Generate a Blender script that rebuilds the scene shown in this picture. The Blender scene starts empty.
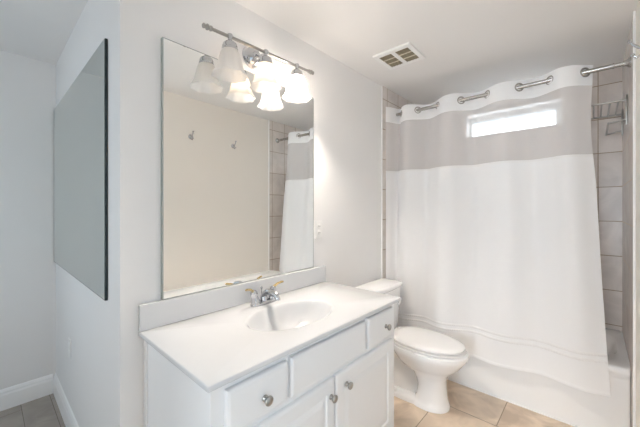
import bpy, bmesh, math, random
from mathutils import Vector, Matrix

PI = math.pi
random.seed(7)
SC = bpy.context.scene
COL = SC.collection

# ------------------------------------------------------------------ camera
cam_data = bpy.data.cameras.new('camera')
cam_data.sensor_width = 36.0
cam_data.lens = 303.0 / 640.0 * 36.0
cam_data.shift_y = -5.5 / 640.0
cam_data.clip_start = 0.02
cam = bpy.data.objects.new('camera', cam_data)
COL.objects.link(cam)
cam.location = (0.0, -1.38, 1.37)
cam.rotation_euler = (PI / 2, 0.0, math.radians(42.08 - 90.0))
SC.camera = cam

# ------------------------------------------------------------------ exposure, world, daylight
SC.view_settings.view_transform = 'Standard'
SC.view_settings.look = 'None'
SC.view_settings.gamma = 1.0
SC.view_settings.use_curve_mapping = False
SC.view_settings.exposure = 0.36
SC.cycles.max_bounces = 24
SC.cycles.diffuse_bounces = 16
SC.cycles.glossy_bounces = 8
SC.cycles.transmission_bounces = 16
SC.cycles.transparent_max_bounces = 16

world = bpy.data.worlds.new('overcast_sky')
SC.world = world
world.use_nodes = True
bg = world.node_tree.nodes['Background']
bg.inputs['Color'].default_value = (0.72, 0.865, 1.0, 1.0)
bg.inputs['Strength'].default_value = 1.25


def area_light(name, loc, rot, sx, sy, power, color):
    l = bpy.data.lights.new(name, 'AREA')
    l.shape = 'RECTANGLE'
    l.size, l.size_y = sx, sy
    l.energy = power
    l.color = color
    o = bpy.data.objects.new(name, l)
    o.location = loc
    o.rotation_euler = rot
    COL.objects.link(o)
    return o


# fill light added outside made-up windows behind the camera
area_light('added_fill_far_room', (-4.85, -1.15, 1.35), (PI / 2, 0, -PI / 2), 1.5, 1.5, 138.0, (0.82, 0.91, 1.0))
area_light('added_fill_dressing', (-1.22, 0.70, 1.35), (PI / 2, 0, -PI / 2), 0.9, 1.3, 5.6, (0.70, 0.86, 1.0))
# sky light falling through the small high window over the tub
area_light('daylight_tub_window', (4.6, -0.79, 4.6), (0, math.radians(29), 0), 3.0, 3.0, 900.0, (0.94, 0.97, 1.0))


# ------------------------------------------------------------------ materials
def principled(name, color, rough=0.5, metal=0.0, spec=0.5, coat=0.0):
    m = bpy.data.materials.new(name)
    m.use_nodes = True
    b = m.node_tree.nodes['Principled BSDF']
    b.inputs['Base Color'].default_value = (*color, 1)
    b.inputs['Roughness'].default_value = rough
    b.inputs['Metallic'].default_value = metal
    b.inputs['Specular IOR Level'].default_value = spec
    b.inputs['Coat Weight'].default_value = coat
    return m


def nd(m, kind, **kw):
    n = m.node_tree.nodes.new(kind)
    for k, v in kw.items():
        setattr(n, k, v)
    return n


def lk(m, a, b):
    m.node_tree.links.new(a, b)


def noisy(m, scale, amount, bump=0.0, detail=4.0, bscale=None):
    """small colour mottling and bump in object space"""
    b = m.node_tree.nodes['Principled BSDF']
    c = list(b.inputs['Base Color'].default_value)
    tc = nd(m, 'ShaderNodeTexCoord')
    n = nd(m, 'ShaderNodeTexNoise')
    n.inputs['Scale'].default_value = scale
    n.inputs['Detail'].default_value = detail
    lk(m, tc.outputs['Object'], n.inputs['Vector'])
    r = nd(m, 'ShaderNodeValToRGB')
    r.color_ramp.elements[0].position = 0.3
    r.color_ramp.elements[1].position = 0.7
    r.color_ramp.elements[0].color = [x * (1 - amount) for x in c[:3]] + [1]
    r.color_ramp.elements[1].color = [min(1, x * (1 + amount)) for x in c[:3]] + [1]
    lk(m, n.outputs['Fac'], r.inputs['Fac'])
    lk(m, r.outputs['Color'], b.inputs['Base Color'])
    if bump:
        n2 = nd(m, 'ShaderNodeTexNoise')
        n2.inputs['Scale'].default_value = bscale or scale * 8
        n2.inputs['Detail'].default_value = 3
        lk(m, tc.outputs['Object'], n2.inputs['Vector'])
        bp = nd(m, 'ShaderNodeBump')
        bp.inputs['Strength'].default_value = bump
        bp.inputs['Distance'].default_value = 0.002
        lk(m, n2.outputs['Fac'], bp.inputs['Height'])
        lk(m, bp.outputs['Normal'], b.inputs['Normal'])
    return m


M = {}
M['wall'] = noisy(principled('wall_paint', (0.835, 0.83, 0.825), 0.6, spec=0.3), 1.5, 0.012, 0.12, bscale=160)
M['wall_warm'] = noisy(principled('beige_wall', (0.835, 0.795, 0.74), 0.6, spec=0.3), 1.5, 0.012, 0.12, bscale=160)  # warmer base colour than the other walls
M['ceiling'] = noisy(principled('ceiling_paint', (0.82, 0.81, 0.80), 0.8, spec=0.2), 1.2, 0.012, 0.25, bscale=120)
M['trim'] = principled('white_trim_paint', (0.91, 0.91, 0.91), 0.35)
M['cabinet'] = noisy(principled('white_cabinet_paint', (0.845, 0.86, 0.875), 0.35), 3, 0.01)
M['marble'] = noisy(principled('cultured_marble', (0.68, 0.69, 0.702), 0.16, coat=0.3), 6, 0.012)
M['porcelain'] = principled('white_porcelain', (0.91, 0.915, 0.92), 0.12, coat=0.4)
M['seat'] = principled('ivory_seat_plastic', (0.86, 0.86, 0.86), 0.25)
M['tub'] = principled('tub_enamel', (0.92, 0.925, 0.925), 0.18, coat=0.3)
M['chrome'] = principled('polished_chrome', (0.58, 0.59, 0.61), 0.12, 1.0)
M['nickel'] = principled('brushed_nickel', (0.42, 0.41, 0.39), 0.28, 1.0)
M['steel_rod'] = principled('satin_steel', (0.50, 0.49, 0.47), 0.25, 1.0)
M['brass'] = principled('polished_brass', (0.74, 0.56, 0.27), 0.2, 1.0)
M['plastic'] = principled('white_plastic', (0.85, 0.85, 0.84), 0.35)
M['dark'] = principled('dark_recess', (0.03, 0.03, 0.03), 0.8)
M['grille'] = principled('brown_grille_plastic', (0.30, 0.26, 0.18), 0.6)  # brown, darker than the dividers
M['almond'] = principled('almond_plastic', (0.66, 0.60, 0.47), 0.5)
M['duct'] = principled('dark_duct', (0.07, 0.06, 0.04), 0.9)  # near-black sheet behind the grille slats
M['mirror'] = principled('silvered_glass', (0.93, 0.94, 0.925), 0.0, 1.0)
M['tint_mirror'] = principled('grey_silvered_glass', (0.66, 0.71, 0.69), 0.02, 1.0)
M['mirror_edge'] = principled('bevelled_glass_edge', (0.42, 0.45, 0.43), 0.2, 0.3)
M['black_edge'] = principled('blackened_glass_edge', (0.02, 0.03, 0.035), 0.25)
M['winframe'] = principled('window_vinyl', (0.85, 0.85, 0.84), 0.4)
M['bark'] = noisy(principled('bark', (0.16, 0.11, 0.07), 0.9), 12, 0.3)
M['leaf'] = noisy(principled('leaf', (0.16, 0.26, 0.10), 0.6), 4, 0.3)


def mat_glass():
    m = bpy.data.materials.new('window_glass')
    m.use_nodes = True
    nt = m.node_tree
    nt.nodes.clear()
    out = nt.nodes.new('ShaderNodeOutputMaterial')
    mix = nt.nodes.new('ShaderNodeMixShader')
    t = nt.nodes.new('ShaderNodeBsdfTransparent')
    g = nt.nodes.new('ShaderNodeBsdfGlossy')
    g.inputs['Roughness'].default_value = 0.02
    mix.inputs['Fac'].default_value = 0.06
    nt.links.new(t.outputs[0], mix.inputs[1])
    nt.links.new(g.outputs[0], mix.inputs[2])
    nt.links.new(mix.outputs[0], out.inputs['Surface'])
    return m


M['glass'] = mat_glass()


def mat_obscure():
    """pebbled bathroom glass: lets light through but scatters nearly all of it"""
    m = bpy.data.materials.new('obscure_glass')
    m.use_nodes = True
    nt = m.node_tree
    nt.nodes.clear()
    out = nt.nodes.new('ShaderNodeOutputMaterial')
    tl = nt.nodes.new('ShaderNodeBsdfTranslucent')
    tl.inputs['Color'].default_value = (0.93, 0.96, 0.97, 1)
    t = nt.nodes.new('ShaderNodeBsdfTransparent')
    mix = nt.nodes.new('ShaderNodeMixShader')
    tc = nt.nodes.new('ShaderNodeTexCoord')
    n = nt.nodes.new('ShaderNodeTexNoise')
    n.inputs['Scale'].default_value = 14.0
    n.inputs['Detail'].default_value = 4.0
    nt.links.new(tc.outputs['Object'], n.inputs['Vector'])
    r = nt.nodes.new('ShaderNodeMapRange')
    r.inputs['From Min'].default_value = 0.4
    r.inputs['From Max'].default_value = 0.65
    r.inputs['To Min'].default_value = 0.25
    r.inputs['To Max'].default_value = 0.60
    nt.links.new(n.outputs['Fac'], r.inputs['Value'])
    nt.links.new(r.outputs['Result'], mix.inputs['Fac'])
    nt.links.new(tl.outputs[0], mix.inputs[1])
    nt.links.new(t.outputs[0], mix.inputs[2])
    nt.links.new(mix.outputs[0], out.inputs['Surface'])
    return m


M['obscure'] = mat_obscure()


def mat_cloth(name, color, transparency, translucency, weave=900.0):
    m = bpy.data.materials.new(name)
    m.use_nodes = True
    nt = m.node_tree
    nt.nodes.clear()
    out = nt.nodes.new('ShaderNodeOutputMaterial')
    d = nt.nodes.new('ShaderNodeBsdfDiffuse')
    d.inputs['Color'].default_value = (*color, 1)
    tl = nt.nodes.new('ShaderNodeBsdfTranslucent')
    tl.inputs['Color'].default_value = (*color, 1)
    m1 = nt.nodes.new('ShaderNodeMixShader')
    m1.inputs['Fac'].default_value = translucency
    nt.links.new(d.outputs[0], m1.inputs[1])
    nt.links.new(tl.outputs[0], m1.inputs[2])
    tc = nt.nodes.new('ShaderNodeTexCoord')
    wv = nt.nodes.new('ShaderNodeTexNoise')
    wv.inputs['Scale'].default_value = 180.0
    nt.links.new(tc.outputs['Object'], wv.inputs['Vector'])
    bp = nt.nodes.new('ShaderNodeBump')
    bp.inputs['Strength'].default_value = 0.15
    bp.inputs['Distance'].default_value = 0.001
    nt.links.new(wv.outputs['Fac'], bp.inputs['Height'])
    nt.links.new(bp.outputs['Normal'], d.inputs['Normal'])
    last = m1
    if transparency > 0:
        tr = nt.nodes.new('ShaderNodeBsdfTransparent')
        m2 = nt.nodes.new('ShaderNodeMixShader')
        m2.inputs['Fac'].default_value = transparency
        nt.links.new(m1.outputs[0], m2.inputs[1])
        nt.links.new(tr.outputs[0], m2.inputs[2])
        last = m2
    nt.links.new(last.outputs[0], out.inputs['Surface'])
    return m


M['cloth'] = mat_cloth('white_curtain_cloth', (0.955, 0.96, 0.97), 0.0, 0.22)
M['cloth_band'] = mat_cloth('white_tuck_cloth', (0.93, 0.93, 0.93), 0.0, 0.2)
M['sheer'] = mat_cloth('sheer_curtain_mesh', (0.94, 0.925, 0.925), 0.35, 0.30)


def mat_shade(name, color, transp):
    """frosted ribbed lamp glass"""
    m = bpy.data.materials.new(name)
    m.use_nodes = True
    nt = m.node_tree
    nt.nodes.clear()
    out = nt.nodes.new('ShaderNodeOutputMaterial')
    tl = nt.nodes.new('ShaderNodeBsdfTranslucent')
    tl.inputs['Color'].default_value = (*color, 1)
    d = nt.nodes.new('ShaderNodeBsdfDiffuse')
    d.inputs['Color'].default_value = (*color, 1)
    a = nt.nodes.new('ShaderNodeMixShader')
    a.inputs['Fac'].default_value = 0.15
    nt.links.new(tl.outputs[0], a.inputs[1])
    nt.links.new(d.outputs[0], a.inputs[2])
    tr = nt.nodes.new('ShaderNodeBsdfTransparent')
    b = nt.nodes.new('ShaderNodeMixShader')
    b.inputs['Fac'].default_value = transp
    nt.links.new(a.outputs[0], b.inputs[1])
    nt.links.new(tr.outputs[0], b.inputs[2])
    g = nt.nodes.new('ShaderNodeBsdfGlossy')
    g.inputs['Roughness'].default_value = 0.15
    c = nt.nodes.new('ShaderNodeMixShader')
    c.inputs['Fac'].default_value = 0.06
    nt.links.new(b.outputs[0], c.inputs[1])
    nt.links.new(g.outputs[0], c.inputs[2])
    nt.links.new(c.outputs[0], out.inputs['Surface'])
    return m


M['shade'] = mat_shade('frosted_shade_glass', (0.98, 0.97, 0.96), 0.26)


def mat_emit(name, color, strength):
    m = bpy.data.materials.new(name)
    m.use_nodes = True
    nt = m.node_tree
    nt.nodes.clear()
    out = nt.nodes.new('ShaderNodeOutputMaterial')
    e = nt.nodes.new('ShaderNodeEmission')
    e.inputs['Color'].default_value = (*color, 1)
    e.inputs['Strength'].default_value = strength
    nt.links.new(e.outputs[0], out.inputs['Surface'])
    return m


def mat_tiles(name, axes, size, offset, row_shift, tile_a, tile_b, grout, gw, rough, mottle, bump=0.3):
    """rectangular tiles with thin grout lines laid out in world space.
    axes = (u, v) world axes; rows stack along v and every other row shifts by row_shift along u"""
    m = principled(name, tile_a, rough)
    b = m.node_tree.nodes['Principled BSDF']
    geo = nd(m, 'ShaderNodeNewGeometry')
    sep = nd(m, 'ShaderNodeSeparateXYZ')
    lk(m, geo.outputs['Position'], sep.inputs[0])

    def mth(op, a, bb=None):
        n = nd(m, 'ShaderNodeMath', operation=op)
        for i, q in enumerate((a, bb)):
            if q is None:
                continue
            if isinstance(q, (int, float)):
                n.inputs[i].default_value = q
            else:
                lk(m, q, n.inputs[i])
        return n.outputs[0]
    u = mth('SUBTRACT', sep.outputs[axes[0]], offset[0])
    v = mth('SUBTRACT', sep.outputs[axes[1]], offset[1])
    vr = mth('DIVIDE', v, size[1])
    row = mth('FLOOR', vr)
    odd = mth('MODULO', mth('ADD', row, 1000.0), 2.0)
    u2 = mth('ADD', u, mth('MULTIPLY', odd, row_shift))
    ur = mth('DIVIDE', u2, size[0])
    colm = mth('FLOOR', ur)
    fu = mth('ABSOLUTE', mth('SUBTRACT', mth('FRACT', ur), 0.5))
    fv = mth('ABSOLUTE', mth('SUBTRACT', mth('FRACT', vr), 0.5))
    gu = mth('GREATER_THAN', fu, 0.5 - gw / size[0] / 2)
    gv = mth('GREATER_THAN', fv, 0.5 - gw / size[1] / 2)
    g = mth('MAXIMUM', gu, gv)
    # each tile its own veining
    cmb = nd(m, 'ShaderNodeCombineXYZ')
    lk(m, mth('MULTIPLY', colm, 7.3), cmb.inputs[0])
    lk(m, mth('MULTIPLY', row, 3.7), cmb.inputs[1])
    add = nd(m, 'ShaderNodeVectorMath', operation='ADD')
    lk(m, geo.outputs['Position'], add.inputs[0])
    lk(m, cmb.outputs[0], add.inputs[1])
    n1 = nd(m, 'ShaderNodeTexNoise')
    n1.inputs['Scale'].default_value = mottle
    n1.inputs['Detail'].default_value = 6
    n1.inputs['Distortion'].default_value = 1.2
    lk(m, add.outputs[0], n1.inputs['Vector'])
    r = nd(m, 'ShaderNodeValToRGB')
    r.color_ramp.elements[0].position = 0.34
    r.color_ramp.elements[1].position = 0.66
    r.color_ramp.elements[0].color = (*tile_b, 1)
    r.color_ramp.elements[1].color = (*tile_a, 1)
    lk(m, n1.outputs['Fac'], r.inputs['Fac'])
    mx = nd(m, 'ShaderNodeMix', data_type='RGBA')
    lk(m, g, mx.inputs[0])
    lk(m, r.outputs['Color'], mx.inputs[6])
    mx.inputs[7].default_value = (*grout, 1)
    lk(m, mx.outputs[2], b.inputs['Base Color'])
    bp = nd(m, 'ShaderNodeBump')
    bp.inputs['Strength'].default_value = bump
    bp.inputs['Distance'].default_value = 0.002
    lk(m, mth('SUBTRACT', 1.0, g), bp.inputs['Height'])
    lk(m, bp.outputs['Normal'], b.inputs['Normal'])
    rr = mth('ADD', mth('MULTIPLY', g, 0.4), rough)
    lk(m, rr, b.inputs['Roughness'])
    return m


M['floor'] = mat_tiles('beige_floor_tile', (1, 0), (0.457, 0.457), (-0.927, 2.155), 0.085,
                       (0.84, 0.70, 0.555), (0.56, 0.445, 0.34), (0.36, 0.285, 0.21), 0.006, 0.32, 4.0)
M['plank'] = mat_tiles('grey_brown_plank', (1, 0), (1.2, 0.15), (0.3, 0.02), 0.5,
                       (0.40, 0.36, 0.32), (0.32, 0.285, 0.25), (0.17, 0.15, 0.13), 0.003, 0.45, 6.0, 0.15)
TA, TB, TG = (0.77, 0.715, 0.675), (0.65, 0.60, 0.565), (0.34, 0.26, 0.18)
M['tile_far'] = mat_tiles('taupe_wall_tile_far', (1, 2), (0.203, 0.265), (-1.406, 1.268), 0.0, TA, TB, TG, 0.006, 0.25, 5.0)
M['tile_side'] = mat_tiles('taupe_wall_tile_side', (0, 2), (0.203, 0.265), (3.23, 1.268), 0.0, TA, TB, TG, 0.006, 0.25, 5.0)


# ------------------------------------------------------------------ mesh helpers
def new():
    return bmesh.new()


def add_box(bm, lo, hi, bevel=0.0, seg=2):
    lo, hi = Vector(lo), Vector(hi)
    r = bmesh.ops.create_cube(bm, size=1.0)
    vs = r['verts']
    c, s = (lo + hi) / 2, hi - lo
    for v in vs:
        v.co = Vector((v.co.x * s.x, v.co.y * s.y, v.co.z * s.z)) + c
    if bevel > 0:
        es = list({e for v in vs for e in v.link_edges})
        bmesh.ops.bevel(bm, geom=es, offset=bevel, segments=seg, profile=0.5, affect='EDGES')


def ring_loft(bm, rings, cap0=True, cap1=True, closed=True):
    vr = [[bm.verts.new(p) for p in r] for r in rings]
    n = len(rings[0])
    for a, b in zip(vr[:-1], vr[1:]):
        for i in range(n if closed else n - 1):
            j = (i + 1) % n
            bm.faces.new((a[i], a[j], b[j], b[i]))
    if cap0:
        bm.faces.new(list(reversed(vr[0])))
    if cap1:
        bm.faces.new(vr[-1])
    return vr


def add_tube(bm, pts, radius, n=12, caps=True):
    """round tube along a polyline; radius a number or one per point"""
    pts = [Vector(p) for p in pts]
    rad = radius if isinstance(radius, (list, tuple)) else [radius] * len(pts)
    rings = []
    t0 = (pts[1] - pts[0]).normalized()
    ref = Vector((0, 0, 1)) if abs(t0.z) < 0.9 else Vector((1, 0, 0))
    nrm = t0.cross(ref).normalized()
    for i, p in enumerate(pts):
        if i == 0:
            t = pts[1] - pts[0]
        elif i == len(pts) - 1:
            t = pts[-1] - pts[-2]
        else:
            t = (pts[i + 1] - p).normalized() + (p - pts[i - 1]).normalized()
        t.normalize()
        nrm = (nrm - t * nrm.dot(t)).normalized()
        bn = t.cross(nrm)
        rings.append([p + (nrm * math.cos(2 * PI * k / n) + bn * math.sin(2 * PI * k / n)) * rad[i] for k in range(n)])
    ring_loft(bm, rings, caps, caps)


def add_lathe(bm, origin, axis, prof, n=24, wave=None):
    """revolve (radius, distance) pairs around an axis through origin"""
    o, a = Vector(origin), Vector(axis).normalized()
    ref = Vector((0, 0, 1)) if abs(a.z) < 0.9 else Vector((1, 0, 0))
    u = a.cross(ref).normalized()
    w = a.cross(u)
    rings = []
    for r, h in prof:
        ring = []
        for k in range(n):
            th = 2 * PI * k / n
            rr = max(r, 1e-4)
            if wave:
                rr *= wave(th, h)
            ring.append(o + a * h + (u * math.cos(th) + w * math.sin(th)) * rr)
        rings.append(ring)
    ring_loft(bm, rings)


def add_torus(bm, center, axis, R, r, n=24, m=10):
    c, a = Vector(center), Vector(axis).normalized()
    ref = Vector((0, 0, 1)) if abs(a.z) < 0.9 else Vector((1, 0, 0))
    u = a.cross(ref).normalized()
    w = a.cross(u)
    vr = []
    for i in range(n):
        th = 2 * PI * i / n
        d = u * math.cos(th) + w * math.sin(th)
        vr.append([bm.verts.new(c + d * (R + r * math.cos(2 * PI * k / m)) + a * (r * math.sin(2 * PI * k / m))) for k in range(m)])
    for i in range(n):
        for k in range(m):
            bm.faces.new((vr[i][k], vr[(i + 1) % n][k], vr[(i + 1) % n][(k + 1) % m], vr[i][(k + 1) % m]))


def arc(c, u, w, r, a0, a1, n=8):
    c, u, w = Vector(c), Vector(u), Vector(w)
    return [c + (u * math.cos(a0 + (a1 - a0) * i / n) + w * math.sin(a0 + (a1 - a0) * i / n)) * r for i in range(n + 1)]


def obj(name, bm, material, parent=None, smooth=False, angle=40.0, fix=True):
    if fix:
        bmesh.ops.recalc_face_normals(bm, faces=bm.faces[:])
    me = bpy.data.meshes.new(name)
    bm.to_mesh(me)
    bm.free()
    me.materials.append(material)
    if smooth:
        for p in me.polygons:
            p.use_smooth = True
        me.set_sharp_from_angle(angle=math.radians(angle))
    o = bpy.data.objects.new(name, me)
    COL.objects.link(o)
    if parent is not None:
        o.parent = parent
        o.matrix_parent_inverse = Matrix.Translation(-world_loc(parent))
    return o


def world_loc(o):
    """the things here are only ever translated, so the world place is a sum up the chain"""
    v = Vector((0, 0, 0))
    if o.parent is not None and o.type == 'EMPTY':
        v = world_loc(o.parent)
    return v + o.location if o.type == 'EMPTY' else v


def thing(name, label, cat, loc, group=None):
    o = bpy.data.objects.new(name, None)
    o.empty_display_size = 0.05
    o.location = loc
    COL.objects.link(o)
    o['label'] = label
    o['category'] = cat
    if group:
        o['group'] = group
    return o


def struct(name, bm, material, parent=None, smooth=False):
    o = obj(name, bm, material, parent, smooth)
    if parent is None:
        o['kind'] = 'structure'
    return o


def boxes(*bs, bevel=0.0):
    bm = new()
    for lo, hi in bs:
        add_box(bm, lo, hi, bevel)
    return bm


# ------------------------------------------------------------------ the room
H = 2.44           # ceiling
YR = -1.55         # wall facing the mirror
XF = 3.24          # wall behind the tub
XC = 0.357         # free end of the vanity wall
YB = 1.60          # far wall of the dressing area
XW = -1.00         # end wall behind the camera

struct('floor', boxes(((XW - 0.15, YR - 0.15, -0.1), (XF + 0.16, 0.0, 0.0)), ((XC, 0.0, -0.1), (XF + 0.16, YB + 0.12, 0.0))), M['floor'])
struct('floor_dressing', boxes(((XW - 0.15, 0.0, -0.1), (XC, YB + 0.12, 0.0))), M['plank'])
struct('ceiling', boxes(((XW - 0.15, YR - 0.15, H), (XF + 0.16, YB + 0.12, H + 0.1))), M['ceiling'])
struct('wall_vanity', boxes(((XC + 0.12, 0.0, 0.0), (XF + 0.16, 0.12, H))), M['wall'])
struct('wall_return', boxes(((XC, 0.0, 0.0), (XC + 0.12, YB, H))), M['wall'])
struct('wall_back', boxes(((XW - 0.15, YB, 0.0), (XC + 0.12, YB + 0.12, H))), M['wall'])
wx0, wx1, wz0, wz1 = 0.10, 1.00, 0.30, 2.15  # opening added to let more sky light onto the vanity side
struct('wall_right', boxes(((XW - 0.15, YR - 0.15, 0), (wx0, YR, H)), ((wx1, YR - 0.15, 0), (XF + 0.16, YR, H)),
                           ((wx0, YR - 0.15, 0), (wx1, YR, wz0)), ((wx0, YR - 0.15, wz1), (wx1, YR, H))), M['wall_warm'])
# end wall behind the camera; doorway added, sized to shape the fill light
ey0, ey1, ez0, ez1 = -1.44, -0.70, 0.0, 2.08
struct('wall_end', boxes(((XW - 0.15, YR, 0), (XW, ey0, H)), ((XW - 0.15, ey1, 0), (XW, 0.25, H)), ((XW - 0.15, 1.15, 0), (XW, YB, H)),
                         ((XW - 0.15, 0.25, 0), (XW, 1.15, 0.70)), ((XW - 0.15, 0.25, 2.0), (XW, 1.15, H)),
                         ((XW - 0.15, ey0, ez1), (XW, ey1, H))), M['wall'])
# unseen room added beyond the doorway to carry fill light
struct('floor_added_room', boxes(((-4.75, -2.15, -0.1), (XW - 0.15, 0.25, 0.0))), M['plank'])
struct('ceiling_added_room', boxes(((-4.75, -2.15, H), (XW - 0.15, 0.25, H + 0.1))), M['ceiling'])
struct('wall_added_room_side', boxes(((-4.60, -2.15, 0), (XW - 0.15, -2.00, H)), ((-4.60, 0.10, 0), (XW - 0.15, 0.25, H)),
                                  ((XW - 0.20, -2.00, 0), (XW - 0.15, YR - 0.15, H))), M['wall'])
struct('wall_added_room_end', boxes(((-4.75, -2.15, 0), (-4.60, -1.90, H)), ((-4.75, -0.40, 0), (-4.60, 0.25, H)),
                                 ((-4.75, -1.90, 0), (-4.60, -0.40, 0.60)), ((-4.75, -1.90, 2.10), (-4.60, -0.40, H))), M['wall'])
# wall behind the tub with its small high window
ty0, ty1, tz0, tz1 = -1.185, -0.435, 2.072, 2.288
XT = XF - 0.008    # tile face
struct('wall_tub', boxes(((XF, YR, 0), (XF + 0.16, ty0, H)), ((XF, ty1, 0), (XF + 0.16, 0.0, H)),
                         ((XF, ty0, 0), (XF + 0.16, ty1, tz0)), ((XF, ty0, tz1), (XF + 0.16, ty1, H))), M['wall'])
struct('trim_far_tile', boxes(((XT, YR, 0), (XF, ty0, H)), ((XT, ty1, 0), (XF, 0.0, H)),
                              ((XT, ty0, 0), (XF, ty1, tz0)), ((XT, ty0, tz1), (XF, ty1, H))), M['tile_far'])
struct('trim_vanity_side_tile', boxes(((2.335, -0.009, 0), (XT, 0.0, H))), M['tile_side'])
struct('trim_right_side_tile', boxes(((2.375, YR, 0), (XT, YR + 0.009, H))), M['tile_side'])
bm = new()
add_box(bm, (2.322, -0.011, 0), (2.335, 0.0, H), 0.004)
struct('trim_vanity_side_bullnose', bm, M['trim'])
bm = new()
add_box(bm, (2.360, YR, 0), (2.375, YR + 0.011, H), 0.004)
struct('trim_right_side_bullnose', bm, M['trim'])


def base_profile(bm, p0, p1, inward):
    """stepped baseboard between two floor points, thickness growing along 'inward'"""
    p0, p1, n = Vector(p0), Vector(p1), Vector(inward)
    prof = [(0, 0), (0.016, 0), (0.016, 0.10), (0.012, 0.112), (0.012, 0.122), (0.006, 0.136), (0, 0.14)]
    ring_loft(bm, [[p + n * a + Vector((0, 0, z)) for a, z in prof] for p in (p0, p1)])


for nm, a, b, n in (('baseboard_return', (XC, 0.0, 0), (XC, YB, 0), (-1, 0, 0)),
                    ('baseboard_back', (XW, YB, 0), (XC - 0.017, YB, 0), (0, -1, 0)),
                    ('baseboard_right', (XW, YR, 0), (2.360, YR, 0), (0, 1, 0)),
                    ('baseboard_vanity', (1.57, 0, 0), (2.322, 0, 0), (0, -1, 0)),
                    ('baseboard_end', (XW, ey1 + 0.01, 0), (XW, YB - 0.02, 0), (1, 0, 0))):
    bm = new()
    base_profile(bm, a, b, n)
    struct(nm, bm, M['trim'])


def window(name, axis, plane, a0, a1, z0, z1, fw, bars=0, pane='glass'):
    """frame of four members, glazing bars and a pane in an opening across x (axis 0) or y (axis 1)"""
    bm = new()

    def bx(s0, s1, q0, q1, t=0.02):
        lo, hi = [plane - t, plane + t], [s0, s1]
        if axis == 1:
            add_box(bm, (lo[0], hi[0], q0), (lo[1], hi[1], q1), 0.003)
        else:
            add_box(bm, (hi[0], lo[0], q0), (hi[1], lo[1], q1), 0.003)
    bx(a0, a1, z0, z0 + fw[0]); bx(a0, a1, z1 - fw[1], z1)
    bx(a0, a0 + fw[2], z0 + fw[0], z1 - fw[1]); bx(a1 - fw[3], a1, z0 + fw[0], z1 - fw[1])
    for k in range(bars):
        zz = z0 + (z1 - z0) * (k + 1) / (bars + 1)
        bx(a0 + fw[2], a1 - fw[3], zz - 0.018, zz + 0.018)
    fr = struct(name, bm, M['winframe'])
    g = new()
    t = 0.0008 if pane == 'obscure' else 0.003
    if axis == 1:
        add_box(g, (plane - t, a0 + fw[2] - .005, z0 + fw[0] - .005), (plane + t, a1 - fw[3] + .005, z1 - fw[1] + .005))
    else:
        add_box(g, (a0 + fw[2] - .005, plane - t, z0 + fw[0] - .005), (a1 - fw[3] + .005, plane + t, z1 - fw[1] + .005))
    obj('window_pane', g, M[pane], fr)
    return fr


window('window_1', 1, XF + 0.125, ty0, ty1, tz0, tz1, (0.028, 0.045, 0.050, 0.022), pane='obscure')
window('window_added_right', 0, YR - 0.10, wx0, wx1, wz0, wz1, (0.05, 0.05, 0.05, 0.05), 1)  # unseen window added beside the camera for extra light
window('window_added_dressing', 1, XW - 0.10, 0.25, 1.15, 0.70, 2.0, (0.05, 0.05, 0.05, 0.05), 1)  # unseen window added to light the dressing area
window('window_added_far_room', 1, -4.70, -1.90, -0.40, 0.60, 2.10, (0.05, 0.05, 0.05, 0.05), 1)  # window of the added room, for the fill light
bm = new()
for a, b in (((XW - 0.16, ey0 - 0.002, 0), (XW + 0.012, ey0 + 0.018, ez1)), ((XW - 0.16, ey1 - 0.018, 0), (XW + 0.012, ey1 + 0.002, ez1)),
             ((XW - 0.16, ey0, ez1 - 0.018), (XW + 0.012, ey1, ez1 + 0.002)), ((XW, ey1, 0), (XW + 0.014, ey1 + 0.06, ez1 + 0.06)),
             ((XW, ey0, ez1), (XW + 0.014, ey1, ez1 + 0.06))):
    add_box(bm, a, b)
struct('trim_added_doorway', bm, M['trim'])  # casing of the added doorway


# ------------------------------------------------------------------ vanity cabinet
CX0, CX1, CYF, CZ = 0.420, 1.574, -0.577, 0.868       # countertop extents and top
BX0, BX1, BYF = 0.445, 1.548, -0.545                  # cabinet box
GY = -0.004
cab = thing('vanity_cabinet', 'white raised-panel vanity cabinet with round nickel knobs under the pale countertop', 'cabinet',
            ((BX0 + BX1) / 2, GY, 0))
bm = new()
zt = CZ - 0.021
add_box(bm, (BX0, BYF + 0.018, 0.10), (BX0 + 0.016, GY, zt))
add_box(bm, (BX1 - 0.016, BYF + 0.018, 0.10), (BX1, GY, zt))
add_box(bm, (BX0 + 0.016, BYF + 0.018, 0.14), (BX1 - 0.016, GY, 0.156))
add_box(bm, (BX0 + 0.016, GY - 0.008, 0.156), (BX1 - 0.016, GY, zt))
add_box(bm, (BX0 - 0.006, -0.035, 0.10), (BX0, GY, zt))       # scribe strip at the wall
obj('body', bm, M['cabinet'], cab)
bm = new()
fy0, fy1 = BYF, BYF + 0.018
for x0, x1, z0, z1 in ((BX0, 0.500, 0.14, zt), (BX1 - 0.055, BX1, 0.14, zt), (0.50, BX1 - .055, 0.14, 0.185),
                       (0.50, BX1 - .055, 0.80, zt), (0.50, BX1 - .055, 0.635, 0.685), (0.725, 0.762, 0.685, 0.80),
                       (1.225, 1.270, 0.685, 0.80), (0.985, 1.020, 0.185, 0.635)):
    add_box(bm, (x0, fy0, z0), (x1, fy1, z1))
obj('face_frame', bm, M['cabinet'], cab)
bm = new()
add_box(bm, (BX0, BYF + 0.075, 0.0), (BX1, BYF + 0.090, 0.14))
add_box(bm, (BX0, BYF + 0.090, 0.0), (BX0 + .016, GY, 0.10))
add_box(bm, (BX1 - .016, BYF + 0.090, 0.0), (BX1, GY, 0.10))
obj('toe_kick', bm, M['cabinet'], cab)


def rect_ring(x0, x1, z0, z1, y):
    return [(x0, y, z0), (x1, y, z0), (x1, y, z1), (x0, y, z1)]


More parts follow.
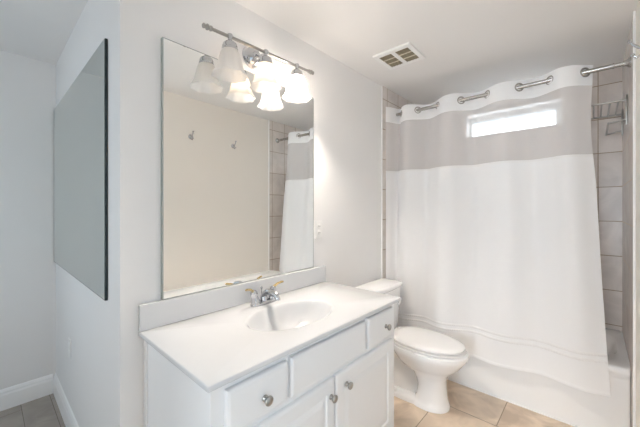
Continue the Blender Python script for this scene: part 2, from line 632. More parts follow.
def panel_front(x0, x1, z0, z1, raised):
    """overlay front with an eased edge; a door also gets a sunk groove and a raised field"""
    bm = new()
    yb, yf = BYF - 0.0005, BYF - 0.019
    st = [(0, yb), (0, yf + 0.007), (0.003, yf + 0.003), (0.012, yf), ]
    if raised:
        st += [(0.052, yf), (0.056, yf + 0.006), (0.064, yf + 0.0065), (0.086, yf + 0.0005), (0.090, yf)]
    rings = [rect_ring(x0 + i, x1 - i, z0 + i, z1 - i, y) for i, y in st]
    ring_loft(bm, rings)
    return bm


KNOB = None


def knob(x, z, parent):
    global KNOB
    if KNOB is None:
        bm = new()
        add_lathe(bm, (0, 0, 0), (0, -1, 0), [(0.0, 0.0), (0.011, 0.0), (0.011, 0.003), (0.0065, 0.006), (0.006, 0.012), (0.009, 0.015),
                                              (0.0145, 0.018), (0.0165, 0.022), (0.0155, 0.026), (0.010, 0.029), (0.0, 0.030)], 24)
        o = obj('knob', bm, M['nickel'], None, True, 60)
        KNOB = o
    else:
        o = KNOB.copy()
        COL.objects.link(o)
    o.location = (x, BYF - 0.019, z)
    o.parent = parent
    o.matrix_parent_inverse = Matrix.Translation(-Vector(cab.location))
    o['label'] = 'round brushed nickel knob'


for nm, x0, x1, z0, z1, raised, kx, kz in (
        ('drawer', 0.489, 0.734, 0.674, 0.818, False, 0.629, 0.734),
        ('false_drawer_front', 0.750, 1.238, 0.674, 0.822, False, None, None),
        ('drawer', 1.259, 1.505, 0.674, 0.826, False, 1.422, 0.745),
        ('door', 0.489, 1.001, 0.172, 0.648, True, 0.972, 0.580),
        ('door', 1.008, 1.505, 0.172, 0.652, True, 1.080, 0.588)):
    p = obj(nm, panel_front(x0, x1, z0, z1, raised), M['cabinet'], cab)
    if kx:
        knob(kx, kz, p)

# fix the knobs' frame: their fronts sit at the cabinet's frame already
for fr in cab.children:
    for k in fr.children:
        k.matrix_parent_inverse = Matrix.Identity(4)

# ------------------------------------------------------------------ countertop with moulded basin
top = thing('countertop', 'pale cultured-marble countertop with moulded oval basin on the white vanity', 'countertop',
            ((CX0 + CX1) / 2, -0.003, CZ - 0.02))
SX, SY, SA, SB = 0.985, -0.312, 0.232, 0.152
bm = new()
N = 96
y0, y1 = CYF, -0.003


def rect_pt(th):
    """where a ray from the basin's centre meets the slab outline"""
    c, s = math.cos(th), math.sin(th)
    ts = []
    if c > 1e-9: ts.append((CX1 - SX) / c)
    if c < -1e-9: ts.append((CX0 - SX) / c)
    if s > 1e-9: ts.append((y1 - SY) / s)
    if s < -1e-9: ts.append((y0 - SY) / s)
    t = min(ts)
    return SX + c * t, SY + s * t


angs = [2 * PI * k / N for k in range(N)]
# snap the nearest samples onto the slab's corners
for cx_, cy_ in ((CX0, y0), (CX1, y0), (CX1, y1), (CX0, y1)):
    a = math.atan2(cy_ - SY, cx_ - SX) % (2 * PI)
    k = min(range(N), key=lambda q: abs((angs[q] - a + PI) % (2 * PI) - PI))
    angs[k] = a


def inset_pt(th, d):
    x, y = rect_pt(th)
    return (min(max(x, CX0 + d), CX1 - d), min(max(y, y0 + d), y1 - d))


def ell(th, k):
    return SX + SA * k * math.cos(th), SY + SB * k * math.sin(th)


rings = []
rings.append([(*inset_pt(t, 0.004), CZ - 0.020) for t in angs])
rings.append([(*inset_pt(t, 0.000), CZ - 0.017) for t in angs])
rings.append([(*inset_pt(t, 0.000), CZ - 0.005) for t in angs])
rings.append([(*inset_pt(t, 0.0015), CZ - 0.0015) for t in angs])
rings.append([(*inset_pt(t, 0.005), CZ) for t in angs])
for k, dz in ((1.07, 0.0), (1.03, -0.0015), (1.00, -0.006), (0.97, -0.016), (0.92, -0.034), (0.85, -0.058), (0.74, -0.084), (0.58, -0.106),
              (0.38, -0.120), (0.20, -0.126), (0.10, -0.128)):
    rings.append([(*ell(t, k), CZ + dz) for t in angs])
ring_loft(bm, rings, False, True)
obj('slab', bm, M['marble'], top, True, 50)
bm = new()
add_box(bm, (CX0, -0.022, CZ), (1.565, -0.003, 0.976), 0.004, 3)
obj('backsplash', bm, M['marble'], top)
bm = new()
add_lathe(bm, (SX, SY, CZ - 0.1275), (0, 0, 1), [(0, -0.002), (0.024, -0.002), (0.024, 0.002), (0.019, 0.003), (0.018, 0.0), (0.0, 0.001)], 24)
o = obj('drain', bm, M['chrome'], top, True)
o['label'] = 'round chrome drain in the basin'

# ------------------------------------------------------------------ faucet
FX, FY = 0.985, -0.092
fau = thing('faucet', 'chrome centreset faucet with brass lever tips behind the oval basin', 'faucet', (FX, FY, CZ))
bm = new()
ring = []
for z, k in ((0, 1.0), (0.010, 1.0), (0.016, 0.93), (0.018, 0.85)):
    rr = []
    for i in range(40):
        t = 2 * PI * i / 40
        c, s = math.cos(t), math.sin(t)
        rr.append((FX + (0.052 * (1 if c > 0 else -1) * min(1, abs(c) * 1.3) + 0.026 * c) * k, FY + 0.026 * s * k, CZ + z))
    ring.append(rr)
ring_loft(bm, ring)
obj('base_plate', bm, M['chrome'], fau, True)
for sgn in (-1, 1):
    hx = FX + sgn * 0.052
    bm = new()
    add_lathe(bm, (hx, FY, CZ + 0.017), (sgn * 0.22, 0, 1), [(0.0, 0.0), (0.023, 0.0), (0.0215, 0.012), (0.017, 0.028), (0.0155, 0.038), (0.019, 0.044),
                                                (0.018, 0.056), (0.012, 0.063), (0.0, 0.066)], 24)
    hnd = obj('handle', bm, M['chrome'], fau, True)
    bm = new()
    b = Vector((hx + sgn * 0.013, FY, CZ + 0.074))
    add_tube(bm, [b, b + Vector((sgn * 0.022, -0.006, 0.016)), b + Vector((sgn * 0.045, -0.012, 0.022)), b + Vector((sgn * 0.056, -0.015, 0.022))],
             [0.008, 0.006, 0.0055, 0.005], 12)
    lv = obj('lever', bm, M['brass'], hnd, True)
    lv['label'] = 'polished brass lever'
    lv.matrix_parent_inverse = Matrix.Identity(4)
    lv.location = (0, 0, 0)
bm = new()
add_lathe(bm, (FX, FY, CZ + 0.015), (0, 0, 1), [(0, 0), (0.021, 0.0), (0.019, 0.02), (0.016, 0.03)], 20)
add_tube(bm, [(FX, FY, CZ + 0.03), (FX, FY - 0.006, CZ + 0.052), (FX, FY - 0.028, CZ + 0.066), (FX, FY - 0.065, CZ + 0.070),
              (FX, FY - 0.098, CZ + 0.064), (FX, FY - 0.112, CZ + 0.052), (FX, FY - 0.114, CZ + 0.040)],
         [0.0165, 0.0165, 0.016, 0.015, 0.014, 0.0135, 0.013], 18)
obj('spout', bm, M['chrome'], fau, True)
bm = new()
add_tube(bm, [(FX, FY + 0.020, CZ + 0.015), (FX, FY + 0.020, CZ + 0.075)], 0.003, 8)
add_lathe(bm, (FX, FY + 0.020, CZ + 0.073), (0, 0, 1), [(0, 0), (0.005, 0.001), (0.007, 0.006), (0.005, 0.012), (0, 0.013)], 12)
obj('lift_rod', bm, M['chrome'], fau, True)

# ------------------------------------------------------------------ mirrors
mir = thing('wall_mirror', 'large frameless rectangular mirror on the wall above the vanity backsplash', 'mirror', (0.983, 0, 0.978))


def lean(bm, y_face):
    """the glass stands a little off the wall along its left side"""
    for v in bm.verts:
        if v.co.y < y_face:
            v.co.y -= 0.0145 * (1.459 - v.co.x)


bm = new()
add_box(bm, (0.507, -0.0055, 0.978), (1.459, -0.0005, 2.098))
lean(bm, -0.003)
obj('backing', bm, M['mirror_edge'], mir)
bm = new()
b = 0.004
add_box(bm, (0.507 + b, -0.0068, 0.978 + b), (1.459 - b, -0.0056, 2.098 - b))
lean(bm, 1.0)
obj('silvered_glass', bm, M['mirror'], mir)

mir2 = thing('wall_mirror', 'dark-edged wide mirror on the grey side wall left of the vanity', 'mirror', (XC, 0.88, 0.975))
bm = new()
add_box(bm, (XC - 0.012, 0.172, 0.972), (XC - 0.0005, YB - 0.006, 2.098), 0.002)
o = obj('edge', bm, M['black_edge'], mir2)
o['label'] = 'near-black polished edge'
bm = new()
xq = XC - 0.0125
vs = [bm.verts.new(p) for p in ((xq, 0.175, 0.978), (xq, YB - 0.007, 0.978), (xq, YB - 0.007, 2.095), (xq, 0.175, 2.095))]
f = bm.faces.new(vs)
r = bmesh.ops.extrude_face_region(bm, geom=[f])
for v in r['geom']:
    if isinstance(v, bmesh.types.BMVert):
        v.co.x -= 0.001
obj('silvered_glass', bm, M['tint_mirror'], mir2)

# ------------------------------------------------------------------ vanity light
LY, LZ = -0.125, 2.172


def bz(x):
    """the bar hangs a touch low at its left end"""
    return LZ + (x - 0.976) * 0.030


vl = thing('vanity_light', 'chrome three-lamp bar light with frosted bell shades above the vanity mirror', 'light fixture', (0.976, 0, LZ))
bm = new()
add_lathe(bm, (0.976, -0.0005, 2.188), (0, -1, 0), [(0, 0), (0.062, 0.0), (0.062, 0.006), (0.056, 0.012), (0.050, 0.013), (0.044, 0.022), (0.030, 0.030), (0.020, 0.034),
                                              (0.016, 0.042), (0, 0.044)], 36)
obj('back_plate', bm, M['chrome'], vl, True, 35)
bm = new()
add_tube(bm, [(0.976, -0.035, 2.188), (0.976, -0.075, 2.170), (0.976, -0.105, 2.168), (0.976, LY, LZ)], 0.009, 14)
add_torus(bm, (0.976, LY, LZ), (1, 0, 0), 0.010, 0.006)
obj('arm', bm, M['chrome'], vl, True)
bm = new()
add_tube(bm, [(0.662, LY, bz(0.662)), (1.30, LY, bz(1.30))], 0.0075, 14)
obj('bar', bm, M['nickel'], vl, True)
for x, s in ((0.662, -1), (1.30, 1)):
    bm = new()
    add_lathe(bm, (x, LY, bz(x)), (s, 0, s * 0.03), [(0, -0.012), (0.011, -0.012), (0.012, -0.006), (0.008, -0.001), (0.013, 0.005), (0.0135, 0.011), (0.007, 0.016), (0.0105, 0.022),
                                      (0.0105, 0.027), (0.004, 0.032), (0, 0.033)], 18)
    obj('finial', bm, M['nickel'], vl, True)


def fluted(th, h):
    k = min(1.0, max(0.0, (h - 0.05) / 0.13))
    return 1.0 + 0.055 * k * math.cos(8 * th)


SHADE = [(0.030, 0.060), (0.038, 0.066), (0.045, 0.080), (0.051, 0.102), (0.056, 0.126), (0.061, 0.148), (0.069, 0.166), (0.080, 0.182)]
WARM = (1.0, 0.885, 0.775)
for x, bright in ((0.765, 0.0), (0.972, 7.0), (1.193, 1500.0)):
    bm = new()
    add_tube(bm, [(x, LY, bz(x) + 0.010), (x, LY, bz(x) - 0.018)], 0.008, 12)
    add_lathe(bm, (x, LY, bz(x) + 0.012), (0, 0, -1), [(0, 0), (0.011, 0.0), (0.0135, 0.010), (0.009, 0.022), (0.010, 0.030), (0.020, 0.036), (0.030, 0.044), (0.034, 0.054),
                                              (0.0345, 0.066), (0.037, 0.068), (0.037, 0.076), (0.030, 0.078), (0.0, 0.076)], 28)
    sock = obj('lamp_socket', bm, M['chrome'], vl, True, 50)
    bm = new()
    n = 64
    rings = []
    for r, h in SHADE + [(r - 0.0025, h - 0.001) for r, h in reversed(SHADE)]:
        rings.append([(x + r * fluted(2 * PI * k / n, h) * math.cos(2 * PI * k / n), LY + r * fluted(2 * PI * k / n, h) * math.sin(2 * PI * k / n), bz(x) - h) for k in range(n)])
    ring_loft(bm, rings, False, False)
    obj('glass_shade', bm, M['shade'], vl, True, 80)
    bm = new()
    add_lathe(bm, (x, LY, bz(x) - 0.062), (0, 0, -1), [(0, 0), (0.013, 0.0), (0.013, 0.014), (0.018, 0.026), (0.026, 0.042), (0.028, 0.056), (0.024, 0.070), (0.012, 0.079), (0, 0.081)], 24)
    if bright:
        bmat = mat_emit('lit_bulb_%d' % int(bright), WARM if bright > 100 else (1.0, 0.70, 0.42), bright)
    else:
        bmat = M['shade']
    b = obj('bulb', bm, bmat, sock, True)
    b.matrix_parent_inverse = Matrix.Identity(4)

# ------------------------------------------------------------------ toilet
TX = 2.105
toi = thing('toilet', 'white two-piece elongated toilet with closed lid between vanity and tub', 'toilet', (TX, -0.02, 0))


def egg(f0, f1, w, z, n=48, p=2.3, nose=0.55):
    """plan outline of a bowl: f0..f1 distance in front of the wall, w half-width; widest part set by nose"""
    fm = f0 + (f1 - f0) * (1 - nose)
    out = []
    for k in range(n):
        t = 2 * PI * k / n
        c, s = math.cos(t), math.sin(t)
        ex = 2.0 / p
        sx = math.copysign(abs(c) ** ex, c) * w
        ln = (f1 - fm) if s >= 0 else (fm - f0)
        e2 = 2.0 / (2.0 if s >= 0 else 2.8)
        fy = fm + math.copysign(abs(s) ** e2, s) * ln
        out.append((TX + sx, -fy, z))
    return out


bm = new()
rings = [egg(0.40, 0.655, 0.108, 0.0), egg(0.40, 0.655, 0.108, 0.018), egg(0.42, 0.648, 0.101, 0.032), egg(0.44, 0.640, 0.098, 0.06), egg(0.450, 0.632, 0.095, 0.14),
         egg(0.435, 0.634, 0.096, 0.19), egg(0.40, 0.652, 0.102, 0.235), egg(0.325, 0.690, 0.132, 0.268), egg(0.295, 0.722, 0.156, 0.300), egg(0.275, 0.745, 0.172, 0.332),
         egg(0.262, 0.766, 0.185, 0.358), egg(0.258, 0.773, 0.189, 0.380), egg(0.260, 0.771, 0.187, 0.397), egg(0.28, 0.745, 0.168, 0.404)]
ring_loft(bm, rings)
obj('bowl', bm, M['porcelain'], toi, True, 60)
bm = new()
# the trapway and foot behind the front column, and the deck that carries the tank
foot = [egg(0.10, 0.60, 0.104, 0.0, p=3.0), egg(0.10, 0.60, 0.104, 0.020, p=3.0), egg(0.105, 0.59, 0.096, 0.036, p=3.0), egg(0.11, 0.58, 0.06, 0.045, p=3.0)]
ring_loft(bm, foot)
trap = [egg(0.13, 0.50, 0.046, 0.040, p=2.6), egg(0.13, 0.50, 0.046, 0.14, p=2.6), egg(0.10, 0.48, 0.058, 0.24, p=2.6), egg(0.06, 0.46, 0.09, 0.31, p=3), egg(0.035, 0.40, 0.135, 0.345, p=4),
        egg(0.03, 0.36, 0.150, 0.37, p=5), egg(0.03, 0.36, 0.150, 0.398, p=5)]
ring_loft(bm, trap)
obj('trapway', bm, M['porcelain'], toi, True, 60)
for s in (-1, 1):
    bm = new()
    add_lathe(bm, (TX + s * 0.086, -0.30, 0.036), (0, 0, 1), [(0, 0), (0.013, 0.0), (0.012, 0.010), (0.007, 0.016), (0, 0.018)], 16)
    obj('bolt_cap', bm, M['plastic'], toi, True)
bm = new()
ring_loft(bm, [egg(0.262, 0.752, 0.175, 0.405), egg(0.258, 0.758, 0.180, 0.409), egg(0.258, 0.758, 0.180, 0.417), egg(0.264, 0.750, 0.174, 0.4195)])
obj('seat', bm, M['seat'], toi, True, 50)
bm = new()
ring_loft(bm, [egg(0.285, 0.700, 0.145, 0.4198), egg(0.282, 0.706, 0.150, 0.4295), egg(0.255, 0.750, 0.177, 0.4300), egg(0.255, 0.751, 0.178, 0.4385), egg(0.262, 0.744, 0.172, 0.445), egg(0.30, 0.70, 0.135, 0.450),
               egg(0.37, 0.62, 0.07, 0.452)])
obj('seat_lid', bm, M['seat'], toi, True, 50)
for s in (-1, 1):
    bm = new()
    add_box(bm, (TX + s * 0.075 - 0.018, -0.266, 0.405), (TX + s * 0.075 + 0.018, -0.236, 0.440), 0.008, 3)
    obj('seat_hinge', bm, M['seat'], toi, True)


def tank_ring(hw, yb, yf, z, bow=0.018, n=10):
    """rounded rectangle with a slightly bowed front"""
    pts = []
    r = 0.035
    for (cx_, cy_, a0) in ((TX + hw - r, yf + r, -PI / 2), (TX + hw - r * .6, yb - r * .6, 0), (TX - hw + r * .6, yb - r * .6, PI / 2), (TX - hw + r, yf + r, PI)):
        rr = r if a0 in (-PI / 2, PI) else r * .6
        for i in range(6):
            a = a0 + PI / 2 * i / 5
            pts.append([cx_ + rr * math.cos(a), cy_ + rr * math.sin(a), z])
    fr = [[TX - hw + r + (2 * hw - 2 * r) * (i + 1) / 8, yf, z] for i in range(7)]
    pts += fr
    for p in pts:
        if p[1] < yf + r:
            p[1] -= bow * (1 - ((p[0] - TX) / hw) ** 2)
    return pts


bm = new()
ring_loft(bm, [tank_ring(0.165, -0.03, -0.180, 0.398), tank_ring(0.178, -0.028, -0.188, 0.415), tank_ring(0.196, -0.025, -0.194, 0.55), tank_ring(0.213, -0.022, -0.198, 0.728)])
obj('tank', bm, M['porcelain'], toi, True, 50)
bm = new()
ring_loft(bm, [tank_ring(0.218, -0.020, -0.202, 0.7285), tank_ring(0.228, -0.016, -0.208, 0.735), tank_ring(0.230, -0.015, -0.210, 0.752), tank_ring(0.224, -0.018, -0.204, 0.762), tank_ring(0.20, -0.03, -0.185, 0.765)])
obj('tank_lid', bm, M['porcelain'], toi, True, 50)
bm = new()
add_lathe(bm, (TX + 0.165, -0.196, 0.610), (0, -1, 0), [(0, -0.006), (0.014, -0.006), (0.014, 0.010), (0.009, 0.016), (0, 0.017)], 18)
add_tube(bm, [(TX + 0.165, -0.210, 0.610), (TX + 0.130, -0.224, 0.606), (TX + 0.095, -0.230, 0.600)], [0.007, 0.006, 0.007], 10)
obj('flush_lever', bm, M['plastic'], toi, True)

# ------------------------------------------------------------------ bathtub
TBX0, TBX1, TBY0, TBY1, TBZ = 2.478, XT - 0.001, YR + 0.010, -0.010, 0.442
tub = thing('bathtub', 'white alcove bathtub with plain apron behind the shower curtain', 'bathtub', ((TBX0 + TBX1) / 2, (TBY0 + TBY1) / 2, 0))
bm = new()
N = 96
cx_, cy_ = (TBX0 + TBX1) / 2 + 0.01, (TBY0 + TBY1) / 2


def tub_rect(t, x0, x1, y0_, y1_, p):
    c, s = math.cos(t), math.sin(t)
    e = 2.0 / p
    return ((x0 + x1) / 2 + math.copysign(abs(c) ** e, c) * (x1 - x0) / 2, (y0_ + y1_) / 2 + math.copysign(abs(s) ** e, s) * (y1_ - y0_) / 2)


angs = [2 * PI * (k + 0.5) / N for k in range(N)]
rings = []
for dx, z, p in ((0.010, 0.0, 60), (0.011, 0.05, 60), (0.020, 0.36, 60), (0.018, 0.385, 60), (0.004, 0.400, 60), (0.0, 0.415, 60), (0.002, 0.432, 50), (0.010, 0.440, 40), (0.020, TBZ, 30)):
    rings.append([(*tub_rect(t, TBX0 + dx, TBX1, TBY0, TBY1, p), z) for t in angs])
for (x0, x1, y0_, y1_), z, p in (((2.560, 3.175, -1.500, -0.075), TBZ, 4.2), ((2.566, 3.169, -1.494, -0.081), TBZ - 0.006, 4.2), ((2.576, 3.159, -1.482, -0.095), TBZ - 0.03, 4.2),
                                 ((2.600, 3.135, -1.440, -0.130), 0.28, 4.0), ((2.635, 3.105, -1.33, -0.19), 0.14, 4), ((2.67, 3.07, -1.27, -0.24), 0.095, 4), ((2.75, 2.99, -1.1, -0.4), 0.088, 3)):
    rings.append([(*tub_rect(t, x0, x1, y0_, y1_, p), z) for t in angs])
ring_loft(bm, rings, False, True)
obj('shell', bm, M['tub'], tub, True, 50)
bm = new()
add_lathe(bm, (2.87, -0.138, 0.33), (0, -1, 0.15), [(0, -0.006), (0.036, -0.006), (0.036, 0.004), (0.030, 0.008), (0, 0.009)], 24)
obj('overflow_plate', bm, M['chrome'], tub, True)
bm = new()
add_lathe(bm, (2.87, -0.36, 0.089), (0, 0, 1), [(0, -0.002), (0.028, -0.002), (0.027, 0.003), (0.015, 0.001), (0, 0.001)], 24)
obj('drain', bm, M['chrome'], tub, True)
bm = new()
add_tube(bm, [(2.476 + 0.006, TBY0, 0.004), (2.476 + 0.006, TBY1, 0.004)], 0.006, 8)
obj('caulk_bead', bm, M['trim'], tub, True)

# ------------------------------------------------------------------ shower rod
RX, RZ = 2.500, 2.212
rod = thing('shower_rod', 'satin steel tension rod holding the white shower curtain', 'curtain rod', (RX, -0.78, RZ))
bm = new()
add_tube(bm, [(RX, -0.012, RZ), (RX, -1.47, RZ)], 0.0140, 18)
obj('outer_tube', bm, M['steel_rod'], rod, True)
bm = new()
add_tube(bm, [(RX, -1.465, RZ), (RX, YR + 0.012, RZ)], 0.0125, 18)
add_torus(bm, (RX, -1.468, RZ), (0, 1, 0), 0.0140, 0.003)
obj('inner_tube', bm, M['steel_rod'], rod, True)
for y, s in ((-0.0095, -1), (YR + 0.0095, 1)):
    bm = new()
    add_lathe(bm, (RX, y, RZ), (0, s, 0), [(0, 0), (0.030, 0.0), (0.030, 0.005), (0.024, 0.012), (0.017, 0.020), (0.0155, 0.034), (0.0, 0.034)], 24)
    obj('flange', bm, M['steel_rod'], rod, True)

# ------------------------------------------------------------------ shower curtain
cur = thing('shower_curtain', 'white shower curtain with sheer upper panel hanging outside the tub', 'shower curtain', (2.43, -0.70, 0.28))
EY = [0.135, -0.041, -0.105, -0.256, -0.430, -0.610, -0.796, -0.994, -1.167, -1.340, -1.52]
CTOP, CBOT = 2.262, 0.280
AMP = 0.050


def phase(y):
    for k in range(len(EY) - 1):
        if EY[k] >= y >= EY[k + 1]:
            return PI * (k + (EY[k] - y) / (EY[k] - EY[k + 1]))
    return 0.0


def curtain_pt(u, z):
    """u 0..1 from the vanity wall to the free edge; z height"""
    ft = min(1.0, max(0.0, (CTOP - z) / (CTOP - CBOT)))
    yt = -0.016 + u * (-1.379 + 0.016)
    y = yt + u * (0.016 * math.exp(-((ft - 0.2) / 0.13) ** 2) - 0.075 * ft ** 1.7)
    ph = phase(yt)
    grow = 1 - ft
    a = AMP * (0.80 + 0.20 * max(0.0, 1 - ft * 2.4))
    a *= (0.55 + 0.45 * grow)
    x = RX - a * math.sin(ph + 0.5 * ft * math.sin(3.1 * u + 0.6))
    x += -0.092 * ft ** 0.9
    x += 0.010 * ft * math.sin(11.0 * u + 1.3) + 0.006 * ft * math.sin(23 * u + 4 * ft)
    x += 0.0055 * math.sin(54 * u + 1.5 * math.sin(6 * u)) * min(1, ft * 3) * (1.15 - ft)
    x += 0.0015 * math.sin(90 * u) * min(1, ft * 6) * (1 - ft)
    x -= 0.10 * math.exp(-(u / 0.035) ** 2) * (0.35 + 0.65 * (1 - ft))
    x = max(x, 2.350)
    x = min(x, 2.462 + max(0.0, (z - 0.47)) * 0.6)
    return Vector((x, y, z))


def top_edge(u):
    return CTOP + 0.006 * math.sin(17 * u + 0.5)


def hem_edge(u):
    return 0.290 - 0.022 * math.sin(PI * min(1, u * 1.15)) + 0.006 * math.sin(9 * u + 1) - 0.006 * u


Z1, Z2 = 2.130, 1.692     # header/sheer and sheer/main seams


def sheet(fz0, fz1, nu, nv, thick=0.0, disp=None, off=0.0):
    bm = new()
    g = []
    for j in range(nv + 1):
        row = []
        for i in range(nu + 1):
            u = i / nu
            z = fz0(u) + (fz1(u) - fz0(u)) * j / nv
            p = curtain_pt(u, z)
            p.x -= off
            if disp:
                p.x -= disp(u, j / nv)
            row.append(bm.verts.new(p))
        g.append(row)
    for j in range(nv):
        for i in range(nu):
            bm.faces.new((g[j][i], g[j][i + 1], g[j + 1][i + 1], g[j + 1][i]))
    return bm


o = obj('header_band', sheet(top_edge, lambda u: Z1, 240, 10, off=0.0008), M['cloth'], cur, True, 180)
o['label'] = 'opaque white band pierced by metal grommets'
o = obj('sheer_panel', sheet(lambda u: Z1 + 0.006, lambda u: Z2 - 0.006, 240, 14), M['sheer'], cur, True, 180)
o['label'] = 'see-through greyish mesh panel'
obj('main_panel', sheet(lambda u: Z2, hem_edge, 240, 60, off=0.0008), M['cloth'], cur, True, 180)


def tuck_z(u):
    return 0.455 + 0.055 * u


for dz in (0.0, -0.036):
    bm = sheet(lambda u: tuck_z(u) + dz + 0.009, lambda u: tuck_z(u) + dz - 0.009, 420, 6, off=0.0012,
               disp=lambda u, v: (0.0015 + 0.003 * (0.5 + 0.5 * math.sin(620 * u))) * math.sin(PI * v))
    obj('tuck_band', bm, M['cloth_band'], cur, True, 180)
bm = sheet(lambda u: hem_edge(u) + 0.022, hem_edge, 240, 4, off=0.0016, disp=lambda u, v: 0.0015 * math.sin(PI * v))
obj('hem', bm, M['cloth'], cur, True, 180)
bm = sheet(lambda u: Z2 + 0.008, lambda u: Z2 - 0.008, 240, 4, off=0.0014, disp=lambda u, v: 0.001 * math.sin(PI * v))
obj('seam', bm, M['cloth_band'], cur, True, 180)
for k in range(1, 10):
    u = (EY[k] + 0.016) / (-1.379 + 0.016)
    p, q0, q1 = curtain_pt(u, RZ), curtain_pt(u - 0.004, RZ), curtain_pt(u + 0.004, RZ)
    tng = (q1 - q0).normalized()
    nrm = (Vector((-tng.y, tng.x, 0)).normalized() * (1 if tng.y < 0 else -1) + Vector((0.06, 0, 0))).normalized()
    bm = new()
    add_torus(bm, (RX, EY[k], RZ), nrm, 0.0255, 0.0062, 28, 10)
    obj('grommet', bm, M['nickel'], cur, True, 180)

# ------------------------------------------------------------------ towel rack over the tub
rk = thing('towel_rack', 'chrome slatted towel shelf with lower bar on the tub side wall', 'towel rack', (2.95, YR + 0.009, 1.93))
yw = YR + 0.0092
for x in (2.75, 3.15):
    bm = new()
    add_box(bm, (x - 0.010, yw, 1.905), (x + 0.010, yw + 0.009, 2.095), 0.003)
    add_tube(bm, [(x, yw + 0.006, 2.062), (x, -1.330, 2.062)], 0.0065, 12)
    add_lathe(bm, (x, -1.330, 2.062), (0, 1, 0), [(0, -0.004), (0.008, -0.004), (0.0095, 0.003), (0.006, 0.009), (0, 0.010)], 12)
    add_tube(bm, [(x, yw + 0.006, 1.938), (x, -1.452, 1.925)], 0.0060, 12)
    obj('bracket', bm, M['nickel'], rk, True)
for y in (-1.340, -1.380, -1.420, -1.460, -1.500):
    bm = new()
    add_tube(bm, [(2.742, y, 2.062), (3.158, y, 2.062)], 0.0048, 10)
    obj('shelf_rail', bm, M['nickel'], rk, True)
bm = new()
add_tube(bm, [(2.742, -1.452, 1.925), (3.158, -1.452, 1.925)], 0.0062, 12)
obj('towel_bar', bm, M['nickel'], rk, True)

# ------------------------------------------------------------------ robe hooks on the wall facing the mirror
HG = 'robe hooks on the wall facing the mirror'


def hook(x, z, label):
    t = thing('robe_hook', label, 'hook', (x, YR, z), HG)
    bm = new()
    add_lathe(bm, (x, YR + 0.0003, z), (0, 1, 0), [(0, 0), (0.024, 0.0), (0.024, 0.004), (0.018, 0.010), (0.010, 0.013), (0, 0.014)], 24)
    obj('rosette', bm, M['chrome'], t, True)
    bm = new()
    pts = [(x, YR + 0.010, z + 0.002), (x, YR + 0.028, z + 0.008), (x, YR + 0.044, z + 0.024), (x, YR + 0.052, z + 0.040)]
    add_tube(bm, pts, [0.007, 0.006, 0.0055, 0.005], 12)
    add_lathe(bm, pts[-1], (0, 0.4, 0.9), [(0, -0.006), (0.007, -0.004), (0.0095, 0.002), (0.007, 0.009), (0, 0.011)], 14)
    obj('upper_prong', bm, M['chrome'], t, True)
    bm = new()
    pts = [(x, YR + 0.010, z - 0.006), (x, YR + 0.020, z - 0.028), (x, YR + 0.034, z - 0.034), (x, YR + 0.044, z - 0.022)]
    add_tube(bm, pts, [0.0065, 0.0055, 0.0055, 0.005], 12)
    add_lathe(bm, pts[-1], (0, 0.5, 0.8), [(0, -0.005), (0.006, -0.003), (0.008, 0.002), (0.006, 0.007), (0, 0.009)], 14)
    obj('lower_prong', bm, M['chrome'], t, True)


hook(1.391, 2.064, 'chrome robe hook farther from the tub, left one in the vanity mirror')
hook(1.868, 2.047, 'chrome robe hook nearer the tub, right one in the vanity mirror')

# ------------------------------------------------------------------ exhaust vent
vx0, vx1, vy0, vy1 = 1.825, 2.085, -0.501, -0.227
ven = thing('exhaust_vent', 'square cream exhaust fan cover with two dark grilles on the ceiling', 'vent', ((vx0 + vx1) / 2, (vy0 + vy1) / 2, H))
zc0, zc1 = H - 0.016, H - 0.0004
gw0, gw1 = vx0 + 0.040, vx1 - 0.035
splits = ((vy0 + 0.030, vy0 + 0.122), (vy0 + 0.152, vy1 - 0.030))
bm = new()
add_box(bm, (vx0, vy0, zc0), (gw0, vy1, zc1), 0.004)
add_box(bm, (gw1, vy0, zc0), (vx1, vy1, zc1), 0.004)
for a, b in ((vy0, splits[0][0]), (splits[0][1], splits[1][0]), (splits[1][1], vy1)):
    add_box(bm, (gw0 - 0.005, a, zc0 + 0.0003), (gw1 + 0.005, b, zc1), 0.003)
obj('cover', bm, M['plastic'], ven)
for a, b in splits:
    bm = new()
    add_box(bm, (gw0, a, zc1 - 0.003), (gw1, b, zc1))
    bk = obj('dark_backing', bm, M['duct'], ven)
    bm = new()
    n = 15
    for k in range(n):
        xx = gw0 + (gw1 - gw0) * (k + 0.5) / n
        add_box(bm, (xx - 0.0020, a, zc0 + 0.002), (xx + 0.0020, b, zc1 - 0.003))
    for k in range(1, 4):
        yy = a + (b - a) * k / 4
        add_box(bm, (gw0, yy - 0.002, zc0 + 0.0015), (gw1, yy + 0.002, zc1 - 0.003))
    g = obj('grille', bm, M['grille'], ven)
    g['label'] = 'dark brown slotted grille'
    for k in (1, 2):
        xx = gw0 + (gw1 - gw0) * k / 3
        bm = new()
        add_box(bm, (xx - 0.007, a, zc0 + 0.0008), (xx + 0.007, b, zc0 + 0.004))
        obj('divider', bm, M['almond'], ven)

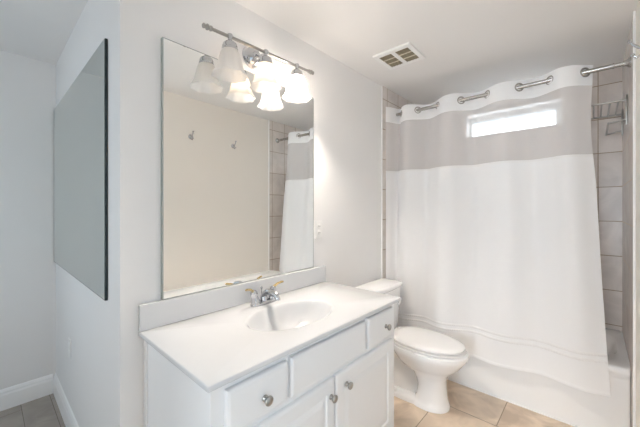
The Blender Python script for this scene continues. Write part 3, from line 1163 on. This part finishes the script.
# ------------------------------------------------------------------ wall plates
sw = thing('outlet_plate', 'white outlet cover plate on the wall just right of the vanity mirror', 'outlet', (1.512, 0, 1.225))
bm = new()
add_box(bm, (1.477, -0.006, 1.166), (1.547, -0.0004, 1.284), 0.0025)
obj('cover_plate', bm, M['plastic'], sw)
for z in (1.203, 1.247):
    bm = new()
    add_lathe(bm, (1.512, -0.0055, z), (0, -1, 0), [(0, 0), (0.017, 0), (0.017, 0.002), (0.015, 0.003), (0, 0.003)], 20)
    rc = obj('receptacle', bm, M['plastic'], sw, True)
    bm = new()
    for dx in (-0.006, 0.006):
        add_box(bm, (1.512 + dx - 0.0012, -0.0092, z - 0.004), (1.512 + dx + 0.0012, -0.0083, z + 0.005))
    s = obj('slots', bm, M['dark'], rc)
    s.matrix_parent_inverse = Matrix.Identity(4)

sw = thing('outlet_plate', 'white outlet cover plate low on the grey side wall under the dark-edged mirror', 'outlet', (XC, 1.03, 0.50))
bm = new()
add_box(bm, (XC - 0.006, 0.995, 0.442), (XC - 0.0004, 1.065, 0.558), 0.0025)
obj('cover_plate', bm, M['plastic'], sw)
for z in (0.478, 0.522):
    bm = new()
    add_lathe(bm, (XC - 0.0055, 1.03, z), (-1, 0, 0), [(0, 0), (0.017, 0), (0.017, 0.002), (0.015, 0.003), (0, 0.003)], 20)
    obj('receptacle', bm, M['plastic'], sw, True)

# ------------------------------------------------------------------ tree outside the tub window
tr = thing('tree', 'leafy green tree outside the small high window over the tub', 'tree', (8.2, -2.1, -0.5))
bm = new()
add_tube(bm, [(8.2, -2.1, -0.5), (8.25, -2.05, 1.2), (8.15, -2.15, 2.8), (8.2, -2.1, 4.4)], [0.16, 0.13, 0.10, 0.04], 10)
for a in range(7):
    th = a * 0.9
    b = Vector((8.2, -2.1, 1.9 + a * 0.3))
    e = b + Vector((math.cos(th) * 0.9, math.sin(th) * 0.9, 0.6))
    add_tube(bm, [b, (b + e) / 2 + Vector((0, 0, 0.1)), e], [0.05, 0.035, 0.015], 8)
obj('trunk', bm, M['bark'], tr, True)
bm = new()
for k in range(1500):
    while True:
        p = Vector((random.uniform(-1, 1), random.uniform(-1, 1), random.uniform(-1, 1)))
        if 0.3 < p.length < 1:
            break
    p = Vector((8.2 + p.x * 1.25, -2.1 + p.y * 1.25, 3.3 + p.z * 1.25))
    d = Vector((random.gauss(0, 1), random.gauss(0, 1), random.gauss(0, 1))).normalized()
    e = d.orthogonal().normalized()
    f = d.cross(e)
    L, W = 0.11, 0.045
    vs = [bm.verts.new(p + q) for q in (-e * L, -e * L * .2 + f * W, e * L * .5 + f * W * .7, e * L, e * L * .5 - f * W * .7, -e * L * .2 - f * W)]
    bm.faces.new(vs)
obj('foliage', bm, M['leaf'], tr, fix=False)
